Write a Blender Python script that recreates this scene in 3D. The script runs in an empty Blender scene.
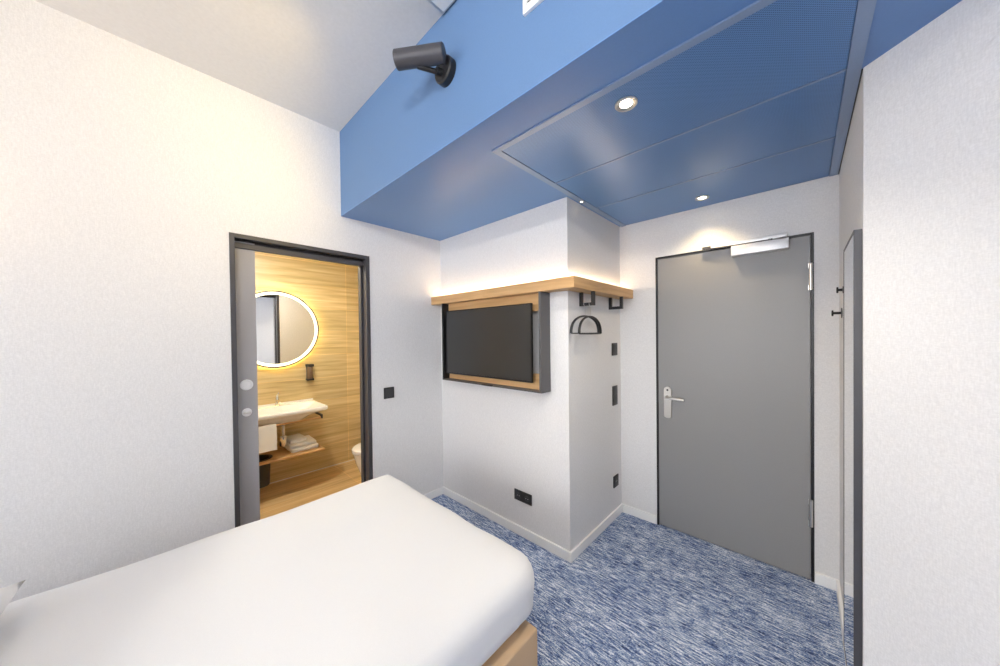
import bpy, bmesh, math, random
from mathutils import Vector, Matrix, noise as mnoise
random.seed(7)
C = bpy.context.scene.collection
PI = math.pi

# ------------------------------------------------------------------ helpers
def new_mat(name):
    m = bpy.data.materials.new(name); m.use_nodes = True
    nt = m.node_tree
    return m, nt, nt.nodes['Principled BSDF']

def setp(b, **k):
    names = dict(rough='Roughness', metal='Metallic', spec='Specular IOR Level', coat='Coat Weight',
                 sheen='Sheen Weight', ior='IOR', trans='Transmission Weight', coatr='Coat Roughness')
    for n, v in k.items():
        b.inputs[names[n]].default_value = v

def simple(name, col, rough=.5, metal=0, bump=0, bscale=200, spec=.5, coat=0):
    m, nt, b = new_mat(name)
    setp(b, rough=rough, metal=metal, spec=spec, coat=coat)
    tc = nt.nodes.new('ShaderNodeTexCoord')
    nz = nt.nodes.new('ShaderNodeTexNoise'); nz.inputs['Scale'].default_value = bscale
    nt.links.new(tc.outputs['Object'], nz.inputs['Vector'])
    mx = nt.nodes.new('ShaderNodeMix'); mx.data_type = 'RGBA'
    mx.inputs['A'].default_value = (*[c * .94 for c in col], 1)
    mx.inputs['B'].default_value = (*[min(1, c * 1.05) for c in col], 1)
    nt.links.new(nz.outputs['Fac'], mx.inputs['Factor'])
    nt.links.new(mx.outputs['Result'], b.inputs['Base Color'])
    if bump:
        bp = nt.nodes.new('ShaderNodeBump'); bp.inputs['Strength'].default_value = bump
        bp.inputs['Distance'].default_value = .002
        nt.links.new(nz.outputs['Fac'], bp.inputs['Height'])
        nt.links.new(bp.outputs['Normal'], b.inputs['Normal'])
    return m

def emis(name, col, s):
    m, nt, b = new_mat(name)
    b.inputs['Base Color'].default_value = (*col, 1)
    b.inputs['Emission Color'].default_value = (*col, 1)
    b.inputs['Emission Strength'].default_value = s
    return m

def ramp(nt, stops):
    r = nt.nodes.new('ShaderNodeValToRGB')
    el = r.color_ramp.elements
    while len(el) < len(stops): el.new(.5)
    for e, (p, c) in zip(el, stops):
        e.position = p; e.color = (*c, 1)
    return r

def mapping(nt, scale, coord='Object', rot=(0, 0, 0), loc=(0, 0, 0)):
    tc = nt.nodes.new('ShaderNodeTexCoord'); mp = nt.nodes.new('ShaderNodeMapping')
    mp.inputs['Scale'].default_value = scale; mp.inputs['Rotation'].default_value = rot
    mp.inputs['Location'].default_value = loc
    nt.links.new(tc.outputs[coord], mp.inputs['Vector'])
    return mp

def math_node(nt, op, a=None, b=None):
    n = nt.nodes.new('ShaderNodeMath'); n.operation = op
    for i, v in enumerate((a, b)):
        if v is None: continue
        if isinstance(v, (int, float)): n.inputs[i].default_value = v
        else: nt.links.new(v, n.inputs[i])
    return n.outputs[0]

def wallpaper(name, col):
    m, nt, b = new_mat(name); setp(b, rough=.85, spec=.25)
    L = nt.links
    n1 = nt.nodes.new('ShaderNodeTexNoise'); n1.inputs['Scale'].default_value = 1; n1.inputs['Detail'].default_value = 3
    L.new(mapping(nt, (110, 110, 260)).outputs[0], n1.inputs['Vector'])
    n2 = nt.nodes.new('ShaderNodeTexNoise'); n2.inputs['Scale'].default_value = 1; n2.inputs['Detail'].default_value = 3
    L.new(mapping(nt, (280, 280, 60)).outputs[0], n2.inputs['Vector'])
    s = math_node(nt, 'ADD', n1.outputs['Fac'], n2.outputs['Fac'])
    s = math_node(nt, 'MULTIPLY', s, .5)
    r = ramp(nt, [(.36, [c * .93 for c in col]), (.52, col), (.64, [min(1, c * 1.06) for c in col])])
    L.new(s, r.inputs['Fac']); L.new(r.outputs['Color'], b.inputs['Base Color'])
    bp = nt.nodes.new('ShaderNodeBump'); bp.inputs['Strength'].default_value = .2; bp.inputs['Distance'].default_value = .002
    L.new(s, bp.inputs['Height']); L.new(bp.outputs['Normal'], b.inputs['Normal'])
    return m

def wood(name, dark, mid, light, axis='x', rough=.45, scale=1.0, tile=None, tile_axes=(0, 1), plank=(1.2, .2), groove=(.4, .3, .18), coat=0):
    m, nt, b = new_mat(name); setp(b, rough=rough, coat=coat)
    L = nt.links
    lo, hi = 1.6 * scale, 34 * scale
    sc = {'x': (lo, hi, hi), 'y': (hi, lo, hi), 'z': (hi, hi, lo)}[axis]
    n1 = nt.nodes.new('ShaderNodeTexNoise'); n1.inputs['Scale'].default_value = 1
    n1.inputs['Detail'].default_value = 6; n1.inputs['Distortion'].default_value = .6
    mp = mapping(nt, sc); L.new(mp.outputs[0], n1.inputs['Vector'])
    n2 = nt.nodes.new('ShaderNodeTexNoise'); n2.inputs['Scale'].default_value = .35; n2.inputs['Detail'].default_value = 3
    L.new(mp.outputs[0], n2.inputs['Vector'])
    s = math_node(nt, 'MULTIPLY', n1.outputs['Fac'], .6)
    s = math_node(nt, 'ADD', s, math_node(nt, 'MULTIPLY', n2.outputs['Fac'], .4))
    r = ramp(nt, [(.34, dark), (.5, mid), (.66, light)])
    L.new(s, r.inputs['Fac'])
    out = r.outputs['Color']
    if tile:
        tc = nt.nodes.new('ShaderNodeTexCoord'); sp = nt.nodes.new('ShaderNodeSeparateXYZ'); cb = nt.nodes.new('ShaderNodeCombineXYZ')
        L.new(tc.outputs['Object'], sp.inputs[0])
        L.new(math_node(nt, 'ADD', sp.outputs[tile_axes[0]], tile[0]), cb.inputs[0])
        L.new(math_node(nt, 'ADD', sp.outputs[tile_axes[1]], tile[1]), cb.inputs[1])
        bk = nt.nodes.new('ShaderNodeTexBrick'); bk.offset = tile[2]
        bk.inputs['Scale'].default_value = 1; bk.inputs['Brick Width'].default_value = plank[0]
        bk.inputs['Row Height'].default_value = plank[1]; bk.inputs['Mortar Size'].default_value = .0025
        bk.inputs['Color1'].default_value = (.86, .86, .86, 1); bk.inputs['Color2'].default_value = (1.06, 1.06, 1.06, 1)
        bk.inputs['Mortar'].default_value = (1.25, 1.2, 1.1, 1)
        L.new(cb.outputs[0], bk.inputs['Vector'])
        mx = nt.nodes.new('ShaderNodeMix'); mx.data_type = 'RGBA'; mx.blend_type = 'MULTIPLY'; mx.inputs['Factor'].default_value = 1
        L.new(out, mx.inputs['A']); L.new(bk.outputs['Color'], mx.inputs['B']); out = mx.outputs['Result']
    L.new(out, b.inputs['Base Color'])
    bp = nt.nodes.new('ShaderNodeBump'); bp.inputs['Strength'].default_value = .08; bp.inputs['Distance'].default_value = .002
    L.new(n1.outputs['Fac'], bp.inputs['Height']); L.new(bp.outputs['Normal'], b.inputs['Normal'])
    return m

def carpet_mat():
    m, nt, b = new_mat('blue_streaked_carpet'); setp(b, rough=.95, spec=.1)
    L = nt.links
    n1 = nt.nodes.new('ShaderNodeTexNoise'); n1.inputs['Scale'].default_value = 1; n1.inputs['Detail'].default_value = 4; n1.inputs['Roughness'].default_value = .65
    L.new(mapping(nt, (17, 120, 1)).outputs[0], n1.inputs['Vector'])
    n2 = nt.nodes.new('ShaderNodeTexNoise'); n2.inputs['Scale'].default_value = 1; n2.inputs['Detail'].default_value = 2
    L.new(mapping(nt, (120, 230, 1)).outputs[0], n2.inputs['Vector'])
    n3 = nt.nodes.new('ShaderNodeTexNoise'); n3.inputs['Scale'].default_value = 1; n3.inputs['Detail'].default_value = 3
    L.new(mapping(nt, (3.2, 7, 1)).outputs[0], n3.inputs['Vector'])
    s = math_node(nt, 'MULTIPLY', n1.outputs['Fac'], .60)
    s = math_node(nt, 'ADD', s, math_node(nt, 'MULTIPLY', n2.outputs['Fac'], .36))
    s = math_node(nt, 'ADD', s, math_node(nt, 'MULTIPLY', n3.outputs['Fac'], .13))
    s = math_node(nt, 'SUBTRACT', s, .035)
    r = ramp(nt, [(.39, (.02, .03, .08)), (.45, (.07, .11, .25)), (.50, (.18, .26, .46)), (.545, (.40, .47, .60)), (.605, (.78, .83, .88))])
    L.new(s, r.inputs['Fac']); L.new(r.outputs['Color'], b.inputs['Base Color'])
    bp = nt.nodes.new('ShaderNodeBump'); bp.inputs['Strength'].default_value = .6; bp.inputs['Distance'].default_value = .004
    L.new(n2.outputs['Fac'], bp.inputs['Height']); L.new(bp.outputs['Normal'], b.inputs['Normal'])
    return m

def perforated_mat():
    m, nt, b = new_mat('perforated_blue_metal'); setp(b, rough=.30, spec=.5, metal=.15)
    L = nt.links
    tc = nt.nodes.new('ShaderNodeTexCoord'); sp = nt.nodes.new('ShaderNodeSeparateXYZ'); L.new(tc.outputs['Object'], sp.inputs[0])
    sx = math_node(nt, 'SINE', math_node(nt, 'MULTIPLY', math_node(nt, 'ADD', sp.outputs[0], sp.outputs[1]), 2 * PI / .017))
    sy = math_node(nt, 'SINE', math_node(nt, 'MULTIPLY', math_node(nt, 'SUBTRACT', sp.outputs[0], sp.outputs[1]), 2 * PI / .017))
    p = math_node(nt, 'MULTIPLY', sx, sy)
    p = math_node(nt, 'ABSOLUTE', p)
    r = ramp(nt, [(.45, (.125, .27, .55)), (.75, (.035, .095, .24))])
    L.new(p, r.inputs['Fac']); L.new(r.outputs['Color'], b.inputs['Base Color'])
    return m

# --- mesh building
def add_box(bm, x0, x1, y0, y1, z0, z1, bevel=0, seg=2):
    vs = [bm.verts.new(p) for p in [(x0, y0, z0), (x1, y0, z0), (x1, y1, z0), (x0, y1, z0), (x0, y0, z1), (x1, y0, z1), (x1, y1, z1), (x0, y1, z1)]]
    fs = [bm.faces.new([vs[i] for i in f]) for f in [(3, 2, 1, 0), (4, 5, 6, 7), (0, 1, 5, 4), (1, 2, 6, 5), (2, 3, 7, 6), (3, 0, 4, 7)]]
    if bevel:
        es = list({e for f in fs for e in f.edges})
        bmesh.ops.bevel(bm, geom=es, offset=bevel, segments=seg, affect='EDGES', profile=.5)

def add_prism(bm, pts, z0, z1):
    a = [bm.verts.new((x, y, z0)) for x, y in pts]; b = [bm.verts.new((x, y, z1)) for x, y in pts]
    n = len(pts)
    bm.faces.new(a[::-1]); bm.faces.new(b)
    for i in range(n): bm.faces.new([a[i], a[(i + 1) % n], b[(i + 1) % n], b[i]])

def loft(bm, loops, cap0=True, cap1=True, closed=True):
    R = [[bm.verts.new(p) for p in lp] for lp in loops]
    n = len(R[0])
    for a, b in zip(R, R[1:]):
        for i in range(n if closed else n - 1):
            j = (i + 1) % n
            bm.faces.new([a[i], a[j], b[j], b[i]])
    if cap0: bm.faces.new(R[0][::-1])
    if cap1: bm.faces.new(R[-1])
    return R

def add_cyl(bm, p0, p1, r0, r1=None, n=24, caps=True):
    r1 = r0 if r1 is None else r1
    p0, p1 = Vector(p0), Vector(p1); d = (p1 - p0).normalized()
    u = d.orthogonal().normalized(); v = d.cross(u)
    lp = lambda c, r: [c + (u * math.cos(2 * PI * i / n) + v * math.sin(2 * PI * i / n)) * r for i in range(n)]
    loft(bm, [lp(p0, r0), lp(p1, r1)], caps, caps)

def add_lathe(bm, c, axis, prof, n=32, caps=True):
    """prof: list of (radius, distance along axis)"""
    c = Vector(c); d = Vector(axis).normalized(); u = d.orthogonal().normalized(); v = d.cross(u)
    loops = [[c + d * h + (u * math.cos(2 * PI * i / n) + v * math.sin(2 * PI * i / n)) * r for i in range(n)] for r, h in prof]
    loft(bm, loops, caps, caps)

def add_tube(bm, pts, r, n=10, closed=False, flat=None):
    pts = [Vector(p) for p in pts]; m = len(pts); loops = []
    up = None
    for i, p in enumerate(pts):
        a = pts[(i - 1) % m] if (closed or i) else p
        b = pts[(i + 1) % m] if (closed or i < m - 1) else p
        d = (b - a).normalized()
        if up is None: up = d.orthogonal().normalized()
        up = (up - d * up.dot(d)).normalized(); v = d.cross(up)
        rr_ = r[i] if isinstance(r, (list, tuple)) else r
        loops.append([p + up * math.cos(2 * PI * k / n) * rr_ + v * math.sin(2 * PI * k / n) * rr_ for k in range(n)])
    if closed: loops.append(loops[0])
    loft(bm, loops, not closed, not closed)
    if closed: bmesh.ops.remove_doubles(bm, verts=bm.verts, dist=1e-6)

def rrect(x0, x1, y0, y1, r, z, n=6, sub=1):
    """rounded rectangle loop; r one value or four (x1y1, x0y1, x0y0, x1y0)"""
    R = r if isinstance(r, (list, tuple)) else [r] * 4
    out = []
    cs = [(x1, y1, 0, -1, -1), (x0, y1, PI / 2, 1, -1), (x0, y0, PI, 1, 1), (x1, y0, 1.5 * PI, -1, 1)]
    for (cx, cy, a0, sx, sy), q in zip(cs, R):
        q = max(q, 1e-4)
        ox, oy = cx + sx * q, cy + sy * q
        for i in range(n + 1):
            a = a0 + PI / 2 * i / n
            out.append(Vector((ox + q * math.cos(a), oy + q * math.sin(a), z)))
    if sub > 1:
        o2 = []
        for i, p in enumerate(out):
            q = out[(i + 1) % len(out)]
            k = sub if i % (n + 1) == n else 1
            for j in range(k): o2.append(p.lerp(q, j / k))
        out = o2
    return out

def obj(name, bm, mat, parent=None, smooth=False, autosmooth=True):
    bmesh.ops.recalc_face_normals(bm, faces=bm.faces)
    me = bpy.data.meshes.new(name); bm.to_mesh(me); bm.free()
    me.materials.append(mat)
    o = bpy.data.objects.new(name, me); C.objects.link(o)
    if smooth:
        for p in me.polygons: p.use_smooth = True
        if autosmooth:
            me.set_sharp_from_angle(angle=math.radians(38))
    if parent:
        o.parent = parent
        o.matrix_parent_inverse = Matrix.Translation(parent.location).inverted()
    return o

def box(name, dims, mat, parent=None, bevel=0, seg=2):
    bm = bmesh.new(); add_box(bm, *dims, bevel=bevel, seg=seg)
    return obj(name, bm, mat, parent, smooth=bool(bevel))

def thing(name, label, cat, loc=(0, 0, 0), group=None):
    o = bpy.data.objects.new(name, None); C.objects.link(o); o.location = loc
    o.empty_display_size = .1
    o['label'] = label; o['category'] = cat
    if group: o['group'] = group
    return o

def tag(o, label, cat, group=None):
    o['label'] = label; o['category'] = cat
    if group: o['group'] = group
    return o

def struct(o, label=None, cat=None):
    o['kind'] = 'structure'
    if label: o['label'] = label
    if cat: o['category'] = cat
    return o

def mod_bevel(o, w=.003, seg=2):
    m = o.modifiers.new('bevel', 'BEVEL'); m.width = w; m.segments = seg; m.limit_method = 'ANGLE'
    return o

# ------------------------------------------------------------------ dimensions
xA, yB, xP, yD, xE, zS, zC, yK = -2.516, 1.856, -1.128, 2.686, .152, 2.412, 3.039, .955
xR, yS = 1.45, -4.2           # right wall and window wall, both behind the camera
yE = 1.675                    # where the angled wall leaves the entry
yO = yE - (xR - xE) * .888    # angled wall meets right wall
xW = -4.02                    # bathroom far wall

# ------------------------------------------------------------------ materials
M = {}
M['wall'] = wallpaper('woven_white_wallpaper', (.74, .735, .735))
M['ceil'] = simple('white_plaster', (.72, .715, .71), rough=.9, bump=.15, bscale=60)
M['base'] = simple('white_baseboard_paint', (.86, .86, .85), rough=.4)
M['blue'] = simple('blue_wall_paint', (.12, .225, .42), rough=.62, bump=.15, bscale=160)
M['blue_soffit'] = simple('blue_soffit_paint', (.115, .24, .50), rough=.34, spec=.55)
M['panel'] = perforated_mat()
M['ptrim'] = simple('blue_metal_trim', (.24, .33, .50), rough=.35, metal=.25)
M['carpet'] = carpet_mat()
M['door'] = simple('grey_door_laminate', (.265, .262, .262), rough=.36, bump=.05, bscale=300)
M['sdoor'] = simple('grey_sliding_door_lit_tone', (.36, .35, .36), rough=.4)  # paler than the entry door grey to paint in stronger light on the leaf
M['black'] = simple('black_metal', (.012, .012, .014), rough=.4)
M['dark'] = simple('anthracite_metal', (.055, .053, .06), rough=.42)
M['greydk'] = simple('dark_grey_laminate', (.085, .082, .085), rough=.45)
M['steel'] = simple('brushed_steel', (.66, .64, .61), rough=.28, metal=1)
M['silver'] = simple('silver_paint', (.84, .84, .85), rough=.38, metal=.35)
M['chrome'] = simple('chrome', (.85, .85, .85), rough=.08, metal=1)
M['oak'] = wood('oak_veneer', (.43, .24, .10), (.58, .35, .155), (.70, .45, .22), 'x')
M['oaky'] = wood('oak_veneer_along_depth', (.43, .24, .10), (.58, .35, .155), (.70, .45, .22), 'y')
M['tilew'] = wood('wood_look_wall_tile', (.46, .34, .15), (.66, .51, .26), (.80, .66, .38), 'y', rough=.35, tile=(1.632, .0, 0), tile_axes=(1, 2), plank=(1.6, .262))
M['tilew2'] = wood('wood_look_side_tile', (.46, .34, .15), (.66, .51, .26), (.80, .66, .38), 'x', rough=.35, tile=(4.02, 0, 0), tile_axes=(0, 2), plank=(1.6, .262))
M['tilef'] = wood('wood_look_floor_tile', (.50, .33, .14), (.70, .49, .24), (.80, .61, .34), 'y', rough=.3, tile=(1.8, 4.02, .0), tile_axes=(1, 0), plank=(1.6, .27))
M['bedwood'] = simple('tan_bed_base_fabric', (.56, .39, .24), rough=.8, bump=.3, bscale=400)
M['linen'] = simple('white_bed_linen', (.76, .76, .765), rough=.9, bump=.12, bscale=500)
M['mattress'] = simple('white_mattress_ticking', (.8, .8, .8), rough=.9)
M['towel'] = simple('white_terry', (.85, .84, .82), rough=1, bump=.8, bscale=500)
M['ceramic'] = simple('white_ceramic', (.88, .87, .85), rough=.12, coat=.3)
M['mirror'] = simple('mirror_glass', (.88, .88, .88), rough=.01, metal=1)
M['screen'] = simple('tv_glass', (.03, .03, .03), rough=.32, spec=.6)
M['tvbezel'] = simple('tv_bezel', (.008, .008, .009), rough=.3)
M['switch'] = simple('black_switch_plastic', (.018, .018, .019), rough=.45)
M['switch2'] = simple('dark_switch_plastic', (.04, .04, .042), rough=.5)
M['bin'] = simple('black_bin_plastic', (.02, .018, .017), rough=.5)
M['amber'] = simple('brown_bottle_plastic', (.16, .10, .06), rough=.25)
M['led'] = emis('warm_led_strip', (1, .80, .54), 22)
M['ring'] = emis('mirror_light_ring', (1, .95, .70), 1.7)
M['glow'] = emis('mirror_back_light', (1, .83, .30), 32)
M['bulb'] = emis('downlight_lens', (1, .88, .66), 22)
M['shade'] = emis('added_wall_lamp_lens', (1, .8, .5), 10)
M['pane'] = None
gm, nt, b = new_mat('window_glass')
nt.nodes.remove(b)
tr = nt.nodes.new('ShaderNodeBsdfTransparent'); gl = nt.nodes.new('ShaderNodeBsdfGlossy'); gl.inputs['Roughness'].default_value = .02
mx = nt.nodes.new('ShaderNodeMixShader'); mx.inputs[0].default_value = .07
nt.links.new(tr.outputs[0], mx.inputs[1]); nt.links.new(gl.outputs[0], mx.inputs[2])
nt.links.new(mx.outputs[0], nt.nodes['Material Output'].inputs[0]); M['pane'] = gm

# ------------------------------------------------------------------ room shell
T = .14
ex0, ex1, ezt = -.842, .048, 2.100
bm = bmesh.new(); add_prism(bm, [(xA, yS), (xR, yS), (xR, yO), (xE, yE), (xE, yD), (ex1, yD), (ex1, yD + .1), (ex0, yD + .1), (ex0, yD), (xP, yD), (xP, yB), (xA, yB)], -.05, 0)
struct(obj('floor', bm, M['carpet']))
# left wall with the opening of the sliding door
dy0, dy1, dzt = .304, 1.165, 2.148
bm = bmesh.new()
add_box(bm, xA - T, xA, yS - T, dy0, 0, zC)
add_box(bm, xA - T, xA, dy1, yB, 0, zC)
add_box(bm, xA - T, xA, dy0, dy1, dzt, zC)
struct(obj('wall_left', bm, M['wall']))
# pier: television wall and its side
struct(box('wall_pier', (xA - T, xP, yB, yD, 0, zS), M['wall']))
bm = bmesh.new()
ex0, ex1, ezt = -.842, .048, 2.100
add_box(bm, xA - T, ex0, yD, yD + T, 0, zS)
add_box(bm, ex1, xE + T, yD, yD + T, 0, zS)
add_box(bm, ex0, ex1, yD, yD + T, ezt, zS)
add_box(bm, ex0, ex1, yD + .095, yD + T, 0, ezt)
struct(obj('wall_entry', bm, M['wall']))
bm = bmesh.new(); add_prism(bm, [(xE, yE), (xR, yO), (xR + T, yO), (xR + T, yD + T), (xE, yD + T)], 0, zS)
# lower part keeps under the soffit; above it the wall only rises in front of the bulkhead
struct(obj('wall_angled', bm, M['wall']))
struct(box('wall_right', (xR, xR + T, yS - T, yO, 0, zC), M['wall']))
# window wall
wx0, wx1, wz0, wz1 = -2.1, 1.1, .75, 2.75
bm = bmesh.new()
add_box(bm, xA, wx0, yS - T, yS, 0, zC); add_box(bm, wx1, xR, yS - T, yS, 0, zC)
add_box(bm, wx0, wx1, yS - T, yS, 0, wz0); add_box(bm, wx0, wx1, yS - T, yS, wz1, zC)
struct(obj('wall_back', bm, M['wall']))
struct(box('ceiling', (xA - T, xR + T, yS - T, yK + .1, zC, zC + .08), M['ceil']))
# bulkhead and lowered entry ceiling
bm = bmesh.new(); add_box(bm, xA, xR + T, yK, yK + .1, zS + .004, zC)
struct(obj('wall_bulkhead', bm, M['blue']))
struct(box('ceiling_entry', (xA - T, xR + T, yK, yD + T, zS, zS + .004), M['blue_soffit']))
# unseen window, added behind the camera to let daylight in
wf = bmesh.new()
fw = .06; ym = yS - .09
for a in [(wx0, wx0 + fw, wz0, wz1), (wx1 - fw, wx1, wz0, wz1), (wx0 + fw, wx1 - fw, wz0, wz0 + fw), (wx0 + fw, wx1 - fw, wz1 - fw, wz1), (-.53, -.47, wz0 + fw, wz1 - fw)]:
    add_box(wf, a[0], a[1], ym, ym + .06, a[2], a[3])
w = obj('window_added_1', wf, M['dark']); struct(w)
for (a, c) in ((wx0 + fw, -.53), (-.47, wx1 - fw)):
    box('pane', (a, c, ym + .025, ym + .033, wz0 + fw, wz1 - fw), M['pane'], w)

# baseboards
bh, bt = .068, .014
def bb(name, d):
    o = box(name, d, M['base']); mod_bevel(o, .003); return struct(o)
bb('baseboard_left', (xA, xA + bt, dy1 + .002, yB, 0, bh))
bb('baseboard_left_rear', (xA, xA + bt, yS, dy0 - .002, 0, bh))
bb('baseboard_television_wall', (xA + bt, xP + bt, yB - bt, yB, 0, bh))
bb('baseboard_pier', (xP, xP + bt, yB, yD, 0, bh))
bb('baseboard_entry_left', (xP + bt, ex0 - .001, yD - bt, yD, 0, bh))
bb('baseboard_entry_right', (ex1 + .001, xE, yD - bt, yD, 0, bh))
bb('baseboard_entry_side', (xE - bt, xE, yE, yD - bt, 0, bh))

# ------------------------------------------------------------------ ceiling panels and their trim
px0, px1, py0 = -1.108, .147, 1.134
bm = bmesh.new()
zt = zS - .006
add_box(bm, px0, px1, py0, py0 + .030, zt, zS)
add_box(bm, px0, px0 + .036, py0 + .030, yD, zt, zS)
add_box(bm, px1 - .036, px1, py0 + .030, yD, zt, zS)
for yj in (1.6375, 2.1675): add_box(bm, px0 + .036, px1 - .036, yj - .0045, yj + .0045, zt, zS)
struct(obj('trim_1', bm, M['ptrim']))
struct(box('trim_2', (px1, px1 + .004, yE + .003, yD, zt, zS), M['black']))
for (a, c, lab) in ((py0 + .030, 1.635, 'blue perforated ceiling panel nearest the bulkhead edge, holding the large downlight'),
                    (1.640, 2.165, 'blue perforated ceiling panel in the middle of the three'),
                    (2.170, yD, 'blue perforated ceiling panel directly above the entry door')):
    p = box('ceiling_panel', (px0 + .038, px1 - .038, a + (.003 if a > 1.5 else 0), c - .004, zS - .004, zS), M['panel'])
    mod_bevel(p, .002)
    tag(p, lab, 'ceiling panel', 'metal panels in the entry ceiling')

def downlight(x, y, r, lab, tilt=0, power=18, zb=None, blend=.8, size=2.2, col=(1, .90, .74)):
    zb = zS - .004 if zb is None else zb
    t = thing('downlight', lab, 'ceiling light', (x, y, zb), 'downlights in the entry ceiling')
    bm = bmesh.new()
    add_lathe(bm, (x, y, zb), (0, 0, -1), [(r * .60, -.0005), (r, -.0005), (r, .003), (r * .95, .0055), (r * .80, .0055), (r * .60, .0010)], 36, caps=False)
    bmesh.ops.remove_doubles(bm, verts=bm.verts, dist=1e-6)
    obj('trim_ring', bm, M['steel'], t, smooth=True)
    bm = bmesh.new()
    add_lathe(bm, (x, y, zb), (0, 0, -1), [(r * .56, .0), (r * .56, .001), (r * .4, .002), (.001, .0022)], 32)
    obj('lens', bm, M['bulb'], t, smooth=True)
    if power:
        ld = bpy.data.lights.new('downlight_beam', 'SPOT'); ld.energy = power; ld.color = col
        ld.spot_size = size; ld.spot_blend = blend; ld.shadow_soft_size = .028
        lo = bpy.data.objects.new('downlight_beam', ld); C.objects.link(lo); lo.location = (x, y, zb - .02)
    return t
downlight(-.503, 1.270, .042, 'round downlight shining in the panel nearest the bulkhead', power=42, size=2.35)
downlight(-.488, 2.500, .040, 'round downlight close above the entry door', power=17, size=2.0, blend=1, col=(1, .76, .42))
downlight(-1.088, 1.977, .014, 'tiny round light at the ceiling trim beside the pier corner', power=0, zb=zt)

# ------------------------------------------------------------------ entry door
d1 = bpy.data.objects.new('door_1', None); C.objects.link(d1); d1.location = (ex0, yD, 0)
struct(d1)
bm = bmesh.new()
fwd = .013
add_box(bm, ex0, ex0 + fwd, yD - .004, yD + .09, 0, ezt)
add_box(bm, ex1 - .014, ex1, yD - .004, yD + .09, 0, ezt)
add_box(bm, ex0 + fwd, ex1 - .014, yD - .004, yD + .09, ezt - fwd, ezt)
obj('door_frame', bm, M['black'], d1)
leaf = box('door_leaf', (ex0 + fwd + .002, ex1 - .016, yD + .002, yD + .05, .006, ezt - fwd - .002), M['door'], d1)
leaf['label'] = 'grey door leaf'
# handle
hb = bmesh.new()
hx0, hx1, hz0, hz1 = -.787, -.733, .855, 1.098
lp = []
hr = (hx1 - hx0) / 2; hcx = (hx0 + hx1) / 2
for i in range(13): a = PI * i / 12; lp.append((hcx + hr * math.cos(a), hz1 - hr + hr * math.sin(a)))
for i in range(13): a = PI + PI * i / 12; lp.append((hcx + hr * math.cos(a), hz0 + hr * .6 + hr * .6 * math.sin(a)))
y0 = yD + .002
loft(hb, [[Vector((x, y0, z)) for x, z in lp], [Vector((x, y0 - .007, z)) for x, z in lp], [Vector((hcx + (x - hcx) * .93, y0 - .009, (hz0 + hz1) / 2 + (z - (hz0 + hz1) / 2) * .985)) for x, z in lp]])
h = obj('door_handle', hb, M['steel'], d1, smooth=True)
bm = bmesh.new()
add_tube(bm, [(hcx, y0 - .008, 1.020), (hcx, y0 - .030, 1.020), (hcx + .004, y0 - .045, 1.020), (hcx + .016, y0 - .052, 1.019), (hcx + .05, y0 - .053, 1.017), (-.640, y0 - .050, 1.012)], [.0115, .0105, .0105, .0105, .0100, .0085], 14)
obj('lever', bm, M['steel'], h, smooth=True)
bm = bmesh.new(); add_cyl(bm, (hcx, y0 - .0085, 1.072), (hcx, y0 - .0115, 1.072), .0075)
k = obj('keyhole', bm, M['black'], h); k['label'] = 'black round lock point'
for z0 in (1.757, .335):
    bm = bmesh.new()
    add_cyl(bm, (.034, yD - .012, z0), (.034, yD - .012, z0 + .16), .0085, n=16)
    add_box(bm, .022, .034, yD - .005, yD + .001, z0, z0 + .03); add_box(bm, .022, .034, yD - .005, yD + .001, z0 + .13, z0 + .16)
    hg = obj('hinge', bm, M['steel'], d1, smooth=True); hg['label'] = 'steel hinge barrel'
# closer
cl = box('door_closer', (-.351, -.062, yD - .052, yD + .001, 2.020, 2.084), M['silver'], d1, bevel=.004)
cl['label'] = 'silver door closer'
bm = bmesh.new(); add_box(bm, -.520, -.070, yD - .034, yD - .005, 2.093, 2.118, bevel=.003)
obj('slide_rail', bm, M['silver'], cl, smooth=True)
bm = bmesh.new(); add_box(bm, -.520, -.468, yD - .036, yD - .033, 2.090, 2.112)
obj('rail_end_piece', bm, M['dark'], cl)
bm = bmesh.new()
a0, a1 = Vector((-.15, yD - .044, 2.087)), Vector((-.47, yD - .040, 2.0915))
add_tube(bm, [a0, a0.lerp(a1, .5), a1], .0042, 8)
add_cyl(bm, (-.15, yD - .044, 2.083), (-.15, yD - .044, 2.092), .012)
obj('closer_arm', bm, M['dark'], cl, smooth=True)

# ------------------------------------------------------------------ sliding bathroom door
d2 = bpy.data.objects.new('door_2', None); C.objects.link(d2); d2.location = (xA, dy0, 0); struct(d2)
bm = bmesh.new()
fo = .040
def frame_side(a, c):   # upright with a stop groove
    add_box(bm, xA - T - .006, xA + .006, a, c, 0, dzt)
add_box(bm, xA - .035, xA + .006, dy0, dy0 + .026, 0, dzt)
add_box(bm, xA - T - .006, xA - .095, dy0, dy0 + .026, 0, dzt)
add_box(bm, xA - T - .006, xA + .006, dy1 - .014, dy1, 0, dzt)
add_box(bm, xA - .035, xA + .006, dy1 - .030, dy1 - .014, 0, dzt)
add_box(bm, xA - T - .006, xA - .095, dy1 - .030, dy1 - .014, 0, dzt)
add_box(bm, xA - .032, xA + .006, dy0 + .026, dy1 - .030, dzt - .026, dzt)
add_box(bm, xA - T - .006, xA - .032, dy0 + .026, dy1 - .030, dzt - .012, dzt)
add_box(bm, xA - T - .006, xA - .095, dy0 + .026, dy1 - .030, dzt - .060, dzt - .012)
add_box(bm, xA - .046, xA - .036, dy0 + .026, dy1 - .030, 2.070, 2.104)
fr = obj('door_frame', bm, M['dark'], d2); mod_bevel(fr, .002)
lf = box('door_leaf', (xA - .088, xA - .048, dy0 - .001, .437, .008, dzt - .034), M['sdoor'], d2)
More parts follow.
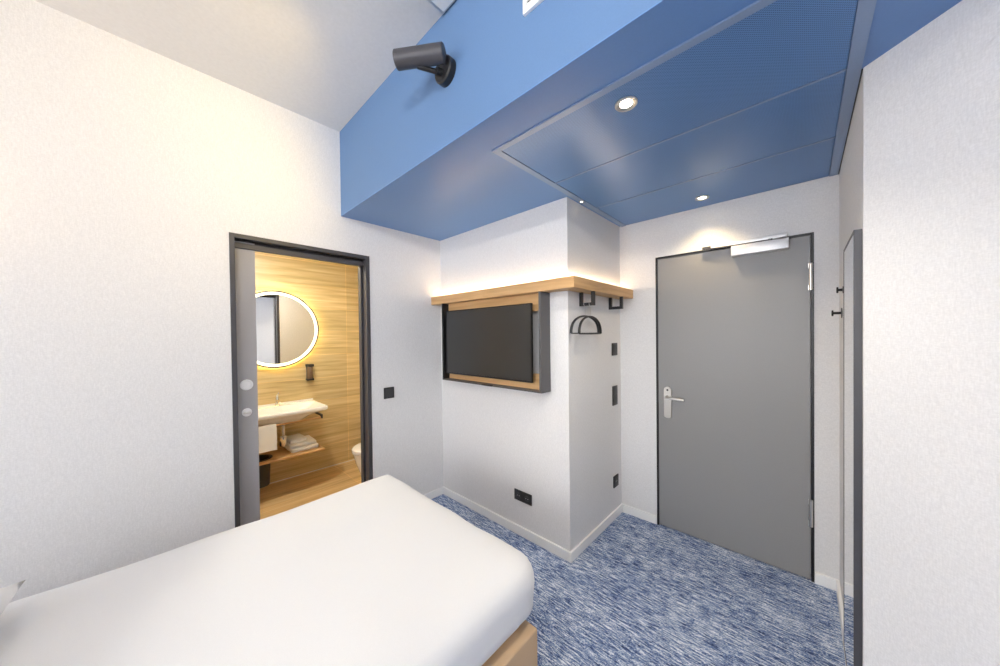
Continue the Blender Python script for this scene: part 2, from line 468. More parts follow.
lx = xA - .048
bm = bmesh.new()
add_lathe(bm, (lx, .381, 1.214), (1, 0, 0), [(.034, 0), (.034, .003), (.031, .006), (.024, .006), (.021, .002), (.010, .002), (.001, .003)], 32)
add_lathe(bm, (lx, .381, 1.214), (1, 0, 0), [(.014, .003), (.014, .0045), (.001, .0045)], 24)
obj('flush_pull', bm, M['silver'], d2, smooth=True)
bm = bmesh.new()
add_lathe(bm, (lx, .380, 1.040), (1, 0, 0), [(.026, 0), (.026, .004), (.023, .006), (.001, .006)], 28)
lk = obj('turn_lock', bm, M['silver'], d2, smooth=True)
box('lock_knob', (lx + .006, lx + .020, .362, .398, 1.033, 1.046), M['steel'], lk, bevel=.004)

# ------------------------------------------------------------------ bathroom shell
by0, by1 = -.60, 1.80
struct(box('floor_bathroom', (xW - T, xA - .001, by0 - T, by1 + .05, -.05, 0), M['tilef']))
struct(box('wall_bathroom_far', (xW - T, xW, by0 - T, by1, 0, 2.41), M['tilew']))
struct(box('wall_bathroom_right', (xW - T, xA - T, by1, by1 + .05, 0, 2.41), M['tilew2']))
struct(box('wall_bathroom_left', (xW, xA - T, by0 - T, by0, 0, 2.41), M['tilew2']))
struct(box('wall_bathroom_door_side', (xA - T - .012, xA - T, by0, dy0 - .001, 0, 2.41), M['ceil']))
struct(box('ceiling_bathroom', (xW - T, xA - T, by0 - T, by1 + .05, 2.41, 2.46), M['ceil']))

struct(box('trim_3', (xW, xW + .006, by0, by1, 0, .008), M['ceramic']))
# round mirror
mc = Vector((xW, .848, 1.597)); mr = .402
mt = thing('bathroom_mirror', 'round mirror with glowing ring on the wood-look bathroom wall', 'mirror', mc)
bm = bmesh.new(); add_lathe(bm, mc, (1, 0, 0), [(mr * .80, .002), (mr * .80, .020)], 72)
bk = obj('back_box', bm, M['dark'], mt, smooth=True)
bm = bmesh.new()
add_lathe(bm, mc, (1, 0, 0), [(mr * .96, .010), (mr * .96, .0185), (mr * .82, .0185), (mr * .82, .012)], 72, caps=False)
bmesh.ops.remove_doubles(bm, verts=bm.verts, dist=1e-6)
obj('back_light', bm, M['glow'], mt, smooth=True)
bm = bmesh.new()
add_lathe(bm, mc, (1, 0, 0), [(mr - .012, .020), (mr, .020), (mr, .040), (mr - .008, .042), (mr - .0148, .040)], 96, caps=False)
add_lathe(bm, mc, (1, 0, 0), [(mr - .012, .020), (.001, .020)], 96, caps=False)
obj('mirror_rim', bm, M['dark'], mt, smooth=True)
bm = bmesh.new()
add_lathe(bm, mc, (1, 0, 0), [(mr - .042, .024), (mr - .015, .024), (mr - .015, .0395), (mr - .042, .0395)], 96, caps=False)
bmesh.ops.remove_doubles(bm, verts=bm.verts, dist=1e-6)
obj('light_ring', bm, M['ring'], mt, smooth=True)
bm = bmesh.new(); add_lathe(bm, mc, (1, 0, 0), [(mr - .042, .024), (mr - .042, .039)], 96)
obj('mirror_glass', bm, M['mirror'], mt, smooth=True)

# wash basin
bx0, bx1, bw0, bw1 = xW + .001, -3.525, .42, 1.186
bt_ = thing('wash_basin', 'wide white ceramic wash basin on the bathroom wall below the round mirror', 'wash basin', (xW, .8, .8))
bm = bmesh.new()
cy_ = .80
def br(dx0, dx1, dyy, r, z, n=6): return rrect(bx0 + dx0, bx1 - dx1, bw0 + dyy, bw1 - dyy, r, z, n)
loft(bm, [br(.12, .16, .24, .06, .655), br(.08, .12, .19, .09, .675), br(.04, .05, .12, .1, .735), br(.02, .02, .04, .05, .765),
          br(0, .006, .006, .03, .772), br(0, 0, 0, .03, .780), br(0, 0, 0, .03, .802), br(.004, .006, .006, .026, .810),
          br(.11, .022, .020, .03, .810), br(.115, .030, .030, .03, .800), br(.13, .06, .10, .07, .760), br(.15, .11, .20, .09, .700), br(.2, .16, .28, .05, .690)])
obj('basin_bowl', bm, M['ceramic'], bt_, smooth=True)
bm = bmesh.new(); add_box(bm, xW + .001, xW + .014, bw0, bw1, .8105, .826, bevel=.003)
obj('back_ledge', bm, M['ceramic'], bt_, smooth=True)
bm = bmesh.new(); add_lathe(bm, (bx0 + .115, .835, .780), (1, 0, .5), [(.011, 0), (.011, .004), (.001, .005)], 20)
obj('overflow_ring', bm, M['chrome'], bt_, smooth=True)
# faucet
fx, fy = xW + .065, .835
ft = thing('basin_faucet', 'small chrome lever faucet on the wash basin', 'faucet', (fx, fy, .81))
bm = bmesh.new()
add_lathe(bm, (fx, fy, .8105), (0, 0, 1), [(.025, 0), (.025, .004), (.020, .008), (.019, .085), (.017, .092), (.001, .094)], 24)
add_tube(bm, [(fx, fy, .855), (fx + .05, fy, .868), (fx + .10, fy, .866), (fx + .112, fy, .855)], [.014, .012, .011, .010], 14)
obj('faucet_body', bm, M['chrome'], ft, smooth=True)
bm = bmesh.new()
add_tube(bm, [(fx, fy, .905), (fx + .01, fy, .925), (fx + .06, fy, .945)], [.015, .010, .006], 12)
obj('faucet_lever', bm, M['chrome'], ft, smooth=True)
# drain trap
sp_ = thing('drain_trap', 'chrome bottle trap below the wash basin', 'drain pipe', (xW, .785, .5))
bm = bmesh.new()
sx_, sy_ = -3.70, .825
add_cyl(bm, (sx_, sy_, .655), (sx_, sy_, .545), .017)
add_lathe(bm, (sx_, sy_, .545), (0, 0, -1), [(.017, -.01), (.034, .0), (.034, .085), (.028, .095), (.001, .096)], 24)
obj('trap_body', bm, M['chrome'], sp_, smooth=True)
bm = bmesh.new(); add_tube(bm, [(sx_ - .03, sy_, .525), (sx_ - .15, sy_, .525), (xW + .001, sy_, .525)], .015, 14)
obj('outlet_pipe', bm, M['chrome'], sp_, smooth=True)
# towel rail below the basin
rl = thing('towel_rail', 'wooden rail with dark brackets under the basin front', 'towel rail', (-3.55, .8, .7))
box('rail_bar', (-3.566, -3.548, .45, 1.120, .690, .706), M['oaky'], rl, bevel=.003)
for y in (.434, 1.120):
    bm = bmesh.new(); add_box(bm, xW + .001, -3.548, y, y + .016, .712, .728); add_box(bm, -3.566, -3.548, y, y + .016, .690, .7118)
    obj('bracket', bm, M['dark'], rl)
# hanging towel
bm = bmesh.new()
ny = 14
prof = [(-3.5745, .49), (-3.5755, .60), (-3.576, .69), (-3.573, .706), (-3.557, .7075), (-3.541, .706), (-3.538, .69), (-3.534, .60), (-3.531, .482)]
def trow(off):
    rows = []
    for i in range(ny + 1):
        y = .455 + (.737 - .455) * i / ny
        rows.append([Vector((x + math.copysign(off, x + 3.557) + .0025 * math.sin(i * 1.1 + z * 9) * (1 if x > -3.557 else .3), y, z + (off if z > .70 else 0))) for x, z in prof])
    return rows
outer, inner = trow(.006), trow(0)
loops = [o_ + i_[::-1] for o_, i_ in zip(outer, inner)]
loft(bm, loops)
tag(obj('hand_towel', bm, M['towel'], smooth=True), 'white towel hanging over the rail under the basin', 'towel')
# lower shelf
ls = thing('bathroom_shelf', 'thin wooden wall shelf with a round cutout below the wash basin', 'shelf', (xW, .8, .37))
bm = bmesh.new()
hcx_, hcy_, hr_ = -3.705, .628, .098
outl = rrect(xW + .001, -3.553, .40, 1.150, .006, 0, n=2)
N = 48
# top/bottom with a hole: bridge an angularly sampled rectangle to the circle
def rect_hit(a, x0, x1, y0, y1):
    dx, dy = math.cos(a), math.sin(a); t = 9
    if dx > 1e-9: t = min(t, (x1 - hcx_) / dx)
    if dx < -1e-9: t = min(t, (x0 - hcx_) / dx)
    if dy > 1e-9: t = min(t, (y1 - hcy_) / dy)
    if dy < -1e-9: t = min(t, (y0 - hcy_) / dy)
    return (hcx_ + dx * t, hcy_ + dy * t)
R4 = (xW + .001, -3.553, .40, 1.150)
angs = sorted([2 * PI * i / N for i in range(N)] + [math.atan2(yy - hcy_, xx - hcx_) % (2 * PI) for xx in R4[:2] for yy in R4[2:]])
po = [rect_hit(a, *R4) for a in angs]; pi_ = [(hcx_ + hr_ * math.cos(a), hcy_ + hr_ * math.sin(a)) for a in angs]
z0, z1 = .362, .380
loops = [[Vector((x, y, z0)) for x, y in po], [Vector((x, y, z1)) for x, y in po], [Vector((x, y, z1)) for x, y in pi_], [Vector((x, y, z0)) for x, y in pi_], [Vector((x, y, z0)) for x, y in po]]
loft(bm, loops, False, False); bmesh.ops.remove_doubles(bm, verts=bm.verts, dist=1e-6)
obj('shelf_board', bm, M['oaky'], ls)
for y in (.46, 1.02):
    bm = bmesh.new(); add_box(bm, xW + .001, -3.60, y, y + .03, .350, .3615); add_box(bm, xW + .001, xW + .012, y, y + .03, .28, .350)
    obj('bracket', bm, M['black'], ls)
# waste bin hanging in the cutout
wb = thing('waste_bin', 'black round bin set into the cutout of the bathroom shelf', 'bin', (hcx_, hcy_, .13))
bm = bmesh.new(); r = .092
add_lathe(bm, (hcx_, hcy_, .13), (0, 0, 1), [(.080, 0), (.084, .006), (r, .252), (r - .005, .252), (.078, .012), (.001, .010)], 40)
obj('bin_body', bm, M['bin'], wb, smooth=True)
bm = bmesh.new()
add_lathe(bm, (hcx_, hcy_, .3805), (0, 0, 1), [(r - .006, 0), (hr_ + .010, 0), (hr_ + .010, .004), (r - .004, .007), (r - .010, .003)], 48, caps=False)
obj('bin_rim', bm, M['black'], wb, smooth=True)
# folded towels
def folded(name, x0, x1, y0, y1, z, h, lab, ang=0):
    bm = bmesh.new(); r = h * .48
    loops = []
    for k in range(7):
        a = -PI / 2 + PI * k / 6
        ins = r * (1 - math.cos(a)); zz = z + h / 2 + (h / 2) * math.sin(a)
        loops.append(rrect(x0 + ins, x1 - ins, y0 + ins * .5, y1 - ins * .5, .016, zz, 4, sub=6))
    loft(bm, loops)
    # the fold line along the front
    for v in bm.verts:
        n_ = mnoise.noise(Vector((v.co.x * 14, v.co.y * 14, v.co.z * 20)))
        v.co.x += n_ * .004; v.co.y += n_ * .004
        if abs(v.co.z - (z + h / 2)) < h * .05: 
            v.co.x += .004 if v.co.x < (x0 + x1) / 2 else -.004
    c = Vector(((x0 + x1) / 2, (y0 + y1) / 2, 0))
    bmesh.ops.rotate(bm, verts=bm.verts, cent=c, matrix=Matrix.Rotation(ang, 3, 'Z'))
    return tag(obj(name, bm, M['towel'], smooth=True, autosmooth=False), lab, 'towel', 'folded towels on the bathroom shelf')
folded('folded_towel', -3.90, -3.615, .87, 1.115, .3805, .040, 'folded white towel lying lowest in the stack on the shelf', .03)
folded('folded_towel', -3.905, -3.63, .865, 1.105, .4205, .038, 'folded white towel in the middle of the stack on the shelf', -.03)
folded('folded_towel', -3.91, -3.68, .87, 1.03, .4585, .034, 'smaller folded white towel on top of the stack', .08)
# soap dispenser
sd = thing('soap_dispenser', 'brown bottle in a black wall bracket to the right of the round mirror', 'soap dispenser', (xW, 1.15, 1.13))
bm = bmesh.new(); add_lathe(bm, (xW + .045, 1.15, 1.055), (0, 0, 1), [(.026, 0), (.028, .004), (.028, .125), (.020, .140), (.012, .145), (.001, .146)], 24)
obj('bottle', bm, M['amber'], sd, smooth=True)
for z in (1.035, 1.185):
    bm = bmesh.new(); add_box(bm, xW + .001, xW + .078, 1.117, 1.183, z, z + (.020 if z < 1.1 else .028), bevel=.004)
    obj('bracket', bm, M['black'], sd, smooth=True)
box('back_plate', (xW + .0005, xW + .008, 1.125, 1.175, 1.05, 1.19), M['greydk'], sd)
# toilet
tc_ = -3.16
to = thing('toilet', 'white toilet with closed lid behind the right bathroom door jamb', 'toilet', (tc_, 1.6, 0))
def dshape(hw, yf, yb, z, n=20, cx=tc_):
    out = []; yf += .04; z *= .94
    for i in range(n + 1):
        a = PI + PI * i / n
        out.append(Vector((cx + hw * math.cos(a), yf + (.26) + .26 * math.sin(a) * 1.0, z)))
    out.append(Vector((cx + hw, yb, z))); out.append(Vector((cx - hw, yb, z)))
    return out
bm = bmesh.new()
loft(bm, [dshape(.125, 1.335, 1.795, 0.001), dshape(.128, 1.325, 1.795, .05), dshape(.140, 1.305, 1.795, .18), dshape(.162, 1.265, 1.795, .29), dshape(.176, 1.250, 1.795, .36), dshape(.180, 1.240, 1.795, .395)])
obj('toilet_bowl', bm, M['ceramic'], to, smooth=True)
bm = bmesh.new()
loft(bm, [dshape(.180, 1.238, 1.72, .3955), dshape(.184, 1.232, 1.72, .400), dshape(.184, 1.232, 1.72, .412), dshape(.180, 1.236, 1.72, .4145)])
obj('toilet_seat', bm, M['ceramic'], to, smooth=True)
bm = bmesh.new()
loft(bm, [dshape(.180, 1.236, 1.72, .4165), dshape(.185, 1.230, 1.72, .420), dshape(.185, 1.230, 1.72, .436), dshape(.176, 1.240, 1.715, .447), dshape(.13, 1.29, 1.68, .450)])
obj('toilet_lid', bm, M['ceramic'], to, smooth=True)

# ------------------------------------------------------------------ wooden wall shelf with LED
sh = thing('wall_shelf', 'oak L-shaped shelf wrapping the pier corner above the television, lit from above', 'shelf', (xP, yB, 1.8))
ys, xs, z0, z1 = 1.746, -1.018, 1.797, 1.868
bm = bmesh.new(); g = .0005
def lwall(pts, a, c): add_prism(bm, pts, a, c)
lwall([(xA + g, ys), (xs, ys), (xP, yB - g), (xA + g, yB - g)], z0, z1)
o = obj('shelf_front_board', bm, M['oak'], sh); mod_bevel(o, .0015, 1)
bm = bmesh.new()
lwall([(xs, ys), (xs, yD - g), (xP + g, yD - g), (xP + g, yB - g)], z0, z1)
o = obj('shelf_side_board', bm, M['oaky'], sh); mod_bevel(o, .0015, 1)
bm = bmesh.new()
add_prism(bm, [(xA + .02, yB - .034), (xP + .034, yB - .034), (xP + .020, yB - .020), (xA + .02, yB - .020)], z1 + .001, z1 + .007)
add_prism(bm, [(xP + .034, yB - .034), (xP + .034, yD - .02), (xP + .020, yD - .02), (xP + .020, yB - .020)], z1 + .001, z1 + .007)
obj('led_strip', bm, M['led'], sh)

# television recess
fx0, fx1, fz0, fz1 = -2.358, -1.270, 1.116, 1.7965
tf = thing('wall_niche', 'open dark grey and oak wall frame around the television below the shelf', 'wall frame', ((fx0 + fx1) / 2, yB, fz0))
th = .018
box('side_panel', (fx0, fx0 + th, ys + .002, yB - g, fz0, fz1), M['black'], tf)
box('side_panel', (fx1 - th, fx1, ys + .002, yB - g, fz0, fz1), M['greydk'], tf)
box('bottom_panel', (fx0 + th, fx1 - th, ys + .002, yB - g, fz0, fz0 + .010), M['greydk'], tf)
b1 = box('upper_board', (fx0 + th, fx1 - th, 1.812, 1.832, 1.675, fz1), M['oak'], tf); b1['label'] = 'oak board above the screen'
b2 = box('lower_board', (fx0 + th, fx1 - th, 1.812, 1.832, fz0 + .010, 1.235), M['oak'], tf); b2['label'] = 'oak board below the screen'
bm = bmesh.new(); add_box(bm, -1.835, -1.725, ys - .012, ys + .0015, fz0 + .0015, fz0 + .0135, bevel=.002)
obj('sensor_box', bm, M['black'], tf, smooth=True)
# television
tv = thing('television', 'flat black television mounted inside the wall frame', 'television', (-1.827, 1.78, 1.17))
tx0, tx1, tz0, tz1 = -2.310, -1.357, 1.177, 1.727
box('screen_housing', (tx0, tx1, 1.762, 1.776, tz0, tz1), M['tvbezel'], tv, bevel=.003)
bm = bmesh.new()
for d in [(tx0, tx0 + .009, tz0, tz1), (tx1 - .009, tx1, tz0, tz1), (tx0 + .009, tx1 - .009, tz1 - .009, tz1), (tx0 + .009, tx1 - .009, tz0, tz0 + .014)]:
    add_box(bm, d[0], d[1], 1.756, 1.7625, d[2], d[3])
obj('bezel', bm, M['tvbezel'], tv)
box('screen', (tx0 + .009, tx1 - .009, 1.759, 1.7625, tz0 + .014, tz1 - .009), M['screen'], tv)
box('wall_mount', (-2.0, -1.65, 1.776, 1.811, 1.26, 1.62), M['black'], tv)

# square hanging brackets under the shelf
def square_hook(y, lab):
    bm = bmesh.new(); b_ = .021; zb_ = 1.702
    xa, xb = xP + .001, xs - .0
    add_box(bm, xa, xa + b_, y - b_ / 2, y + b_ / 2, zb_, z0 - .0005); add_box(bm, xb - b_, xb, y - b_ / 2, y + b_ / 2, zb_, z0 - .0005)
    add_box(bm, xa + b_, xb - b_, y - b_ / 2, y + b_ / 2, zb_, zb_ + b_)
    return tag(obj('square_bracket', bm, M['black']), lab, 'hanging bracket', 'square brackets under the shelf')
square_hook(2.012, 'black square bracket under the shelf with the hangers on it')
square_hook(2.475, 'empty black square bracket under the shelf nearest the entry door')
# hangers
def hanger(x, y, rot, lab, dz=0, w=.160):
    zt_ = 1.628 + dz; zb_ = 1.512 + dz
    t = thing('coat_hanger', lab, 'hanger', (x, y, 1.72), 'hangers on the square bracket')
    Rm = Matrix.Rotation(rot, 3, 'Z'); c0 = Vector((x, y, 0))
    tr_ = lambda p: c0 + Rm @ (Vector(p))
    bm = bmesh.new()
    n = 26; pts = []; rad = []
    for i in range(n + 1):
        a = PI * i / n
        pts.append(tr_((0, -w * math.cos(a), zb_ + (zt_ - zb_) * max(0, math.sin(a)) ** .8))); rad.append(.0055 + .0035 * abs(math.cos(a)))
    add_tube(bm, pts, rad, 10)
    obj('shoulder_bow', bm, M['black'], t, smooth=True)
    bm = bmesh.new(); add_tube(bm, [tr_((0, -w * .98, zb_)), tr_((0, 0, zb_ - .002)), tr_((0, w * .98, zb_))], .0042, 8)
    obj('trouser_bar', bm, M['black'], t, smooth=True)
    bm = bmesh.new(); hp = [tr_((0, 0, zt_)), tr_((0, 0, zt_ + .045))]
    top = 1.718 + .013
    hp = [tr_((0, 0, zt_)), tr_((0, .0, top - .038)), tr_((0, -.016, top - .024)), tr_((0, -.019, top - .008)), tr_((0, -.008, top + .003)), tr_((0, .008, top + .003)), tr_((0, .018, top - .008))]
    add_tube(bm, hp, .0017, 6)
    obj('hook', bm, M['steel'], t, smooth=True)
hanger(xP + .078, 2.012, .03, 'front black coat hanger on the bracket beside the pier corner')
hanger(xP + .046, 2.002, -.10, 'rear black coat hanger, closer to the pier wall', .004)

# ------------------------------------------------------------------ switches and sockets
def plate(name, lab, cat, face, u0, u1, z0, z1, units, kind, group=None):
    """face: ('x', plane, +1) or ('y', plane, -1)"""
    ax, pl, s = face
    def bx(a0, a1, c0, c1, d0, d1):
        lo, hi = sorted((pl + s * d0, pl + s * d1))
        return (lo, hi, a0, a1, c0, c1) if ax == 'x' else (a0, a1, lo, hi, c0, c1)
    t = thing(name, lab, cat, ((pl, (u0 + u1) / 2, (z0 + z1) / 2) if ax == 'x' else ((u0 + u1) / 2, pl, (z0 + z1) / 2)), group)
    box('cover_plate', bx(u0, u1, z0, z1, .0005, .009), M['switch'], t, bevel=.002)
    hor = (u1 - u0) >= (z1 - z0)
    n = units
    for i in range(n):
        if hor: a0, a1, c0, c1 = u0 + (u1 - u0) * i / n, u0 + (u1 - u0) * (i + 1) / n, z0, z1
        else: a0, a1, c0, c1 = u0, u1, z0 + (z1 - z0) * i / n, z0 + (z1 - z0) * (i + 1) / n
        k_ = kind[i]
        mx_, mz_ = (a0 + a1) / 2, (c0 + c1) / 2; h_ = min(a1 - a0, c1 - c0) / 2 - .010
        if k_ == 'r':
            box('rocker', bx(mx_ - h_, mx_ + h_, mz_ - h_, mz_ + h_, .009, .012), M['switch2'], t, bevel=.0015)
        else:
            ctr = Vector((pl + s * .009, mx_, mz_)) if ax == 'x' else Vector((mx_, pl + s * .009, mz_))
            axis = (s, 0, 0) if ax == 'x' else (0, s, 0)
            bm = bmesh.new()
            r_ = min(.021, h_)
            add_lathe(bm, ctr, axis, [(r_ + .002, 0), (r_ + .002, .002), (r_, .002), (r_, .0005), (.001, .0005)], 28)
            sk = obj('socket_insert', bm, M['switch2'], t, smooth=True)
            bm = bmesh.new()
            for q in (-.0095, .0095):
                c2 = ctr + (Vector((0, q, 0)) if ax == 'x' else Vector((q, 0, 0)))
                d_ = Vector(axis)
                add_cyl(bm, c2 + d_ * .0006, c2 + d_ * .0016, .0027, n=12)
            obj('contact', bm, M['steel'], sk)
    return t
plate('light_switch', 'black square light switch beside the bathroom door', 'light switch', ('x', xA, 1), 1.268, 1.358, .994, 1.086, 1, 'r')
plate('power_socket', 'black double socket low on the television wall', 'socket', ('y', yB, -1), -1.608, -1.444, .259, .338, 2, 'ss')
plate('light_switch', 'upper black switch on the pier side, below the empty bracket', 'light switch', ('x', xP, 1), 2.512, 2.608, 1.332, 1.434, 1, 'r')
plate('light_switch', 'tall black double switch on the pier side at door handle height', 'light switch', ('x', xP, 1), 2.518, 2.604, .925, 1.083, 2, 'rr')
plate('power_socket', 'black single socket low on the pier side beside the entry', 'socket', ('x', xP, 1), 2.522, 2.610, .252, .346, 1, 's')

# ------------------------------------------------------------------ tall mirror and wall hooks
mxp = xE - .0215
fm = thing('wall_mirror', 'tall dark-framed mirror on the short wall right of the entry door', 'mirror', (xE, 1.9, .1))
ma, mb, mz0, mz1 = 1.6925, 2.086, .10, 1.866
bm = bmesh.new()
q = .005
add_box(bm, mxp, xE - .0145, ma, ma + q, mz0, mz1); add_box(bm, mxp, xE - .0145, mb - q, mb, mz0, mz1)
add_box(bm, mxp, xE - .0145, ma + q, mb - q, mz1 - .010, mz1); add_box(bm, mxp, xE - .0145, ma + q, mb - q, mz0, mz0 + q)
add_box(bm, xE - .0145, xE - .0005, ma, mb, mz0, mz1)
obj('mirror_frame', bm, M['dark'], fm)
box('mirror_glass', (mxp + .001, xE - .0148, ma + q, mb - q, mz0 + q, mz1 - .010), M['mirror'], fm)
def coat_hook(y, z, L_, rb, lab):
    t = thing('coat_hook', lab, 'coat hook', (xE, y, z), 'coat hooks beside the tall mirror')
    bm = bmesh.new(); add_lathe(bm, (xE - .0005, y, z), (-1, 0, 0), [(rb, 0), (rb, .003), (.007, .004), (.0065, L_ - .006)], 24)
    obj('hook_base', bm, M['black'], t, smooth=True)
    bm = bmesh.new(); add_lathe(bm, (xE - L_ + .005, y, z), (-1, 0, 0), [(.015, -.001), (.016, .001), (.016, .005), (.014, .006)], 24)
    obj('hook_knob', bm, M['black'], t, smooth=True)
coat_hook(2.50, 1.606, .039, .027, 'lower black coat hook with the longer peg')
coat_hook(2.42, 1.722, .025, .018, 'upper black coat hook with the shorter peg')

# ------------------------------------------------------------------ wall spotlight on the bulkhead
sb = thing('wall_spotlight', 'black cylindrical spotlight on a round base on the blue bulkhead', 'spotlight', (-1.215, yK, 2.755))
bm = bmesh.new(); add_lathe(bm, (-1.213, yK - .0005, 2.742), (0, -1, 0), [(.060, 0), (.060, .030), (.054, .036), (.001, .036)], 40)
obj('wall_base', bm, M['black'], sb, smooth=True)
cL, cR = Vector((-1.345, .765, 2.765)), Vector((-1.160, .893, 2.765))
SPOT_L, SPOT_R = cL, cR
bm = bmesh.new()
add_tube(bm, [(-1.220, yK - .030, 2.725), (-1.225, yK - .050, 2.725), cL.lerp(cR, .40) + Vector((0, .01, -.034))], .011, 12)
add_cyl(bm, (-1.218, yK - .034, 2.728), (-1.222, yK - .060, 2.726), .016)
obj('swivel_arm', bm, M['black'], sb, smooth=True)
ax_ = (cL - cR).normalized(); Lc = (cL - cR).length
bm = bmesh.new(); rc = .039
add_lathe(bm, cR, ax_, [(.001, .0), (rc - .003, 0), (rc, .003), (rc, Lc - .001), (rc - .001, Lc), (rc - .004, Lc), (rc - .005, Lc - .03), (.001, Lc - .03)], 48)
obj('lamp_cylinder', bm, M['dark'], sb, smooth=True)

tw = thing('wall_spotlight', 'unseen black spotlight added on the right wall behind the camera', 'spotlight', (xR, -1.3, 2.7))  # unseen twin, added to light the bulkhead and shadow the front spotlight
TL = Vector((xR - .13, -1.3, 2.74)); td = (Vector((-1.0, .967, 2.80)) - TL).normalized()
bm = bmesh.new(); add_lathe(bm, (xR - .0005, -1.3, 2.68), (-1, 0, 0), [(.062, 0), (.062, .020), (.056, .026), (.001, .026)], 40)
obj('wall_base', bm, M['black'], tw, smooth=True)
bm = bmesh.new(); add_tube(bm, [(xR - .02, -1.3, 2.68), (xR - .06, -1.3, 2.68), TL - td * .08], .011, 12)
obj('swivel_arm', bm, M['black'], tw, smooth=True)
bm = bmesh.new(); add_lathe(bm, TL - td * .16, td, [(.001, .0), (rc - .003, 0), (rc, .003), (rc, .22), (rc - .004, .22), (rc - .005, .19), (.001, .19)], 48)
obj('lamp_cylinder', bm, M['dark'], tw, smooth=True)
ld = bpy.data.lights.new('added_spotlight_beam', 'SPOT'); ld.energy = 150; ld.color = (1, .96, .90)
ld.spot_size = 1.25; ld.spot_blend = 1; ld.shadow_soft_size = .03
lo = bpy.data.objects.new('added_spotlight_beam', ld); C.objects.link(lo); lo.location = TL + td * .07; lo.rotation_euler = td.to_track_quat('-Z', 'Y').to_euler()

sd_ = (cL - cR).normalized()
bm = bmesh.new(); add_lathe(bm, cL - sd_ * .029, sd_, [(rc - .006, 0), (rc - .006, .004), (.001, .006)], 32)
obj('lens', bm, M['bulb'], sb, smooth=True)
ld = bpy.data.lights.new('warm_spotlight_beam', 'SPOT'); ld.energy = 34; ld.color = (1, .70, .22)
ld.spot_size = 1.75; ld.spot_blend = .9; ld.shadow_soft_size = .03
lo = bpy.data.objects.new('warm_spotlight_beam', ld); C.objects.link(lo); lo.location = cL + sd_ * .004
lo.rotation_euler = (sd_ + Vector((0, 0, -.25))).to_track_quat('-Z', 'Y').to_euler()

# vent grille on the bulkhead
vg = thing('vent_grille', 'white slatted air vent on the blue bulkhead', 'air vent', (-.6, yK, 2.7))
vx0, vx1, vz0, vz1 = -.752, -.44, 2.690, 2.93
bm = bmesh.new(); f_ = .020
for d in [(vx0, vx0 + .016, vz0, vz1), (vx1 - .016, vx1, vz0, vz1), (vx0 + .016, vx1 - .016, vz0, vz0 + f_), (vx0 + .016, vx1 - .016, vz1 - f_, vz1)]:
    add_box(bm, d[0], d[1], yK - .012, yK - .0005, d[2], d[3])
obj('grille_frame', bm, M['base'], vg)
box('dark_backing', (vx0 + .016, vx1 - .016, yK - .003, yK - .0005, vz0 + f_, vz1 - f_), M['black'], vg)
z = vz0 + f_ + .006
while z < vz1 - f_ - .008:
    bm = bmesh.new(); add_box(bm, vx0 + .016, vx1 - .016, yK - .0075, yK - .0040, z, z + .007)
    obj('slat', bm, M['base'], vg); z += .0150
# hatch on the high ceiling
hx = thing('ceiling_hatch', 'white flat access hatch at the edge of the high white ceiling', 'ceiling hatch', (-.9, .6, zC))
box('hatch_frame', (-1.238, -.62, .40, .950, zC - .010, zC - .0005), M['steel'], hx)
box('hatch_panel', (-1.222, -.63, .41, .940, zC - .016, zC - .0105), M['base'], hx)

# ------------------------------------------------------------------ bed
bd = thing('bed', 'white made bed with a tan base in the foreground', 'bed', (-1.37, 0, 0))
by_foot = 1.003
box('bed_base', (-1.965, -.758, -1.10, by_foot, .03, .36), M['bedwood'], bd, bevel=.008, seg=3)
for (x, y) in ((-1.90, -1.03), (-.85, -1.03), (-1.90, .88), (-.85, .88)):
    bm = bmesh.new(); add_cyl(bm, (x, y, 0.0), (x, y, .031), .03); obj('leg', bm, M['black'], bd)
box('mattress', (-1.965, -.80, -1.10, .97, .361, .535), M['mattress'], bd, bevel=.03, seg=4)
# duvet: rings over the edge then across the top
bm = bmesh.new()
X0, X1, Y0, Y1 = -2.080, -.776, -1.05, 1.088
def fold(x, y, z):
    n_ = mnoise.noise(Vector((x * 1.3, y * 2.2, 3.1))) * .010 + mnoise.noise(Vector((x * 3.7 + y * 1.2, y * 3.2, 9.1))) * .0045
    n_ += mnoise.noise(Vector(((x + y * .55) * 5.5, (y - x * .55) * 1.1, 5.5))) * .011
    return n_
zt_ = .590
prof = [(.022, .404), (.012, .405), (.007, .412), (.006, .44), (.004, .47), (.000, .51), (.002, .530), (.007, .548), (.016, .563), (.032, .576), (.060, .583), (.10, zt_)]
prof += [(.10 + .0549 * i, zt_ + .006 * math.sin(min(1, i / 5) * PI / 2)) for i in range(1, 10)]
loops = []
for ins, z in prof:
    rr = [max(.125 - ins * .9, .012), max(.03 - ins * .4, .008), max(.05 - ins, .004), max(.05 - ins, .004)]
    lp = rrect(X0 + ins, X1 - ins, Y0 + ins, Y1 - ins, rr, z, 8, sub=16)
    loops.append(lp)
R_ = loft(bm, loops, cap0=False, cap1=False)
n_ = len(R_[-1]); q_ = n_ // 4
c1_ = R_[-1]
bmesh.ops.contextual_create(bm, geom=list({e for v in c1_ for e in v.link_edges if e.other_vert(v) in c1_}))
bmesh.ops.triangulate(bm, faces=[f for f in bm.faces if len(f.verts) > 4])
for v in bm.verts:
    k_ = max(0, min(1, (v.co.z - .50) / .08))
    v.co.z += fold(v.co.x, v.co.y, 0) * k_
    side = 1 - k_
    if side > 0:
        w_ = mnoise.noise(Vector((v.co.x * 5, v.co.y * 5, .7))) * .006 * side
        if abs(v.co.x - X1) < .08: v.co.x += w_
        if abs(v.co.y - Y1) < .08: v.co.y += w_
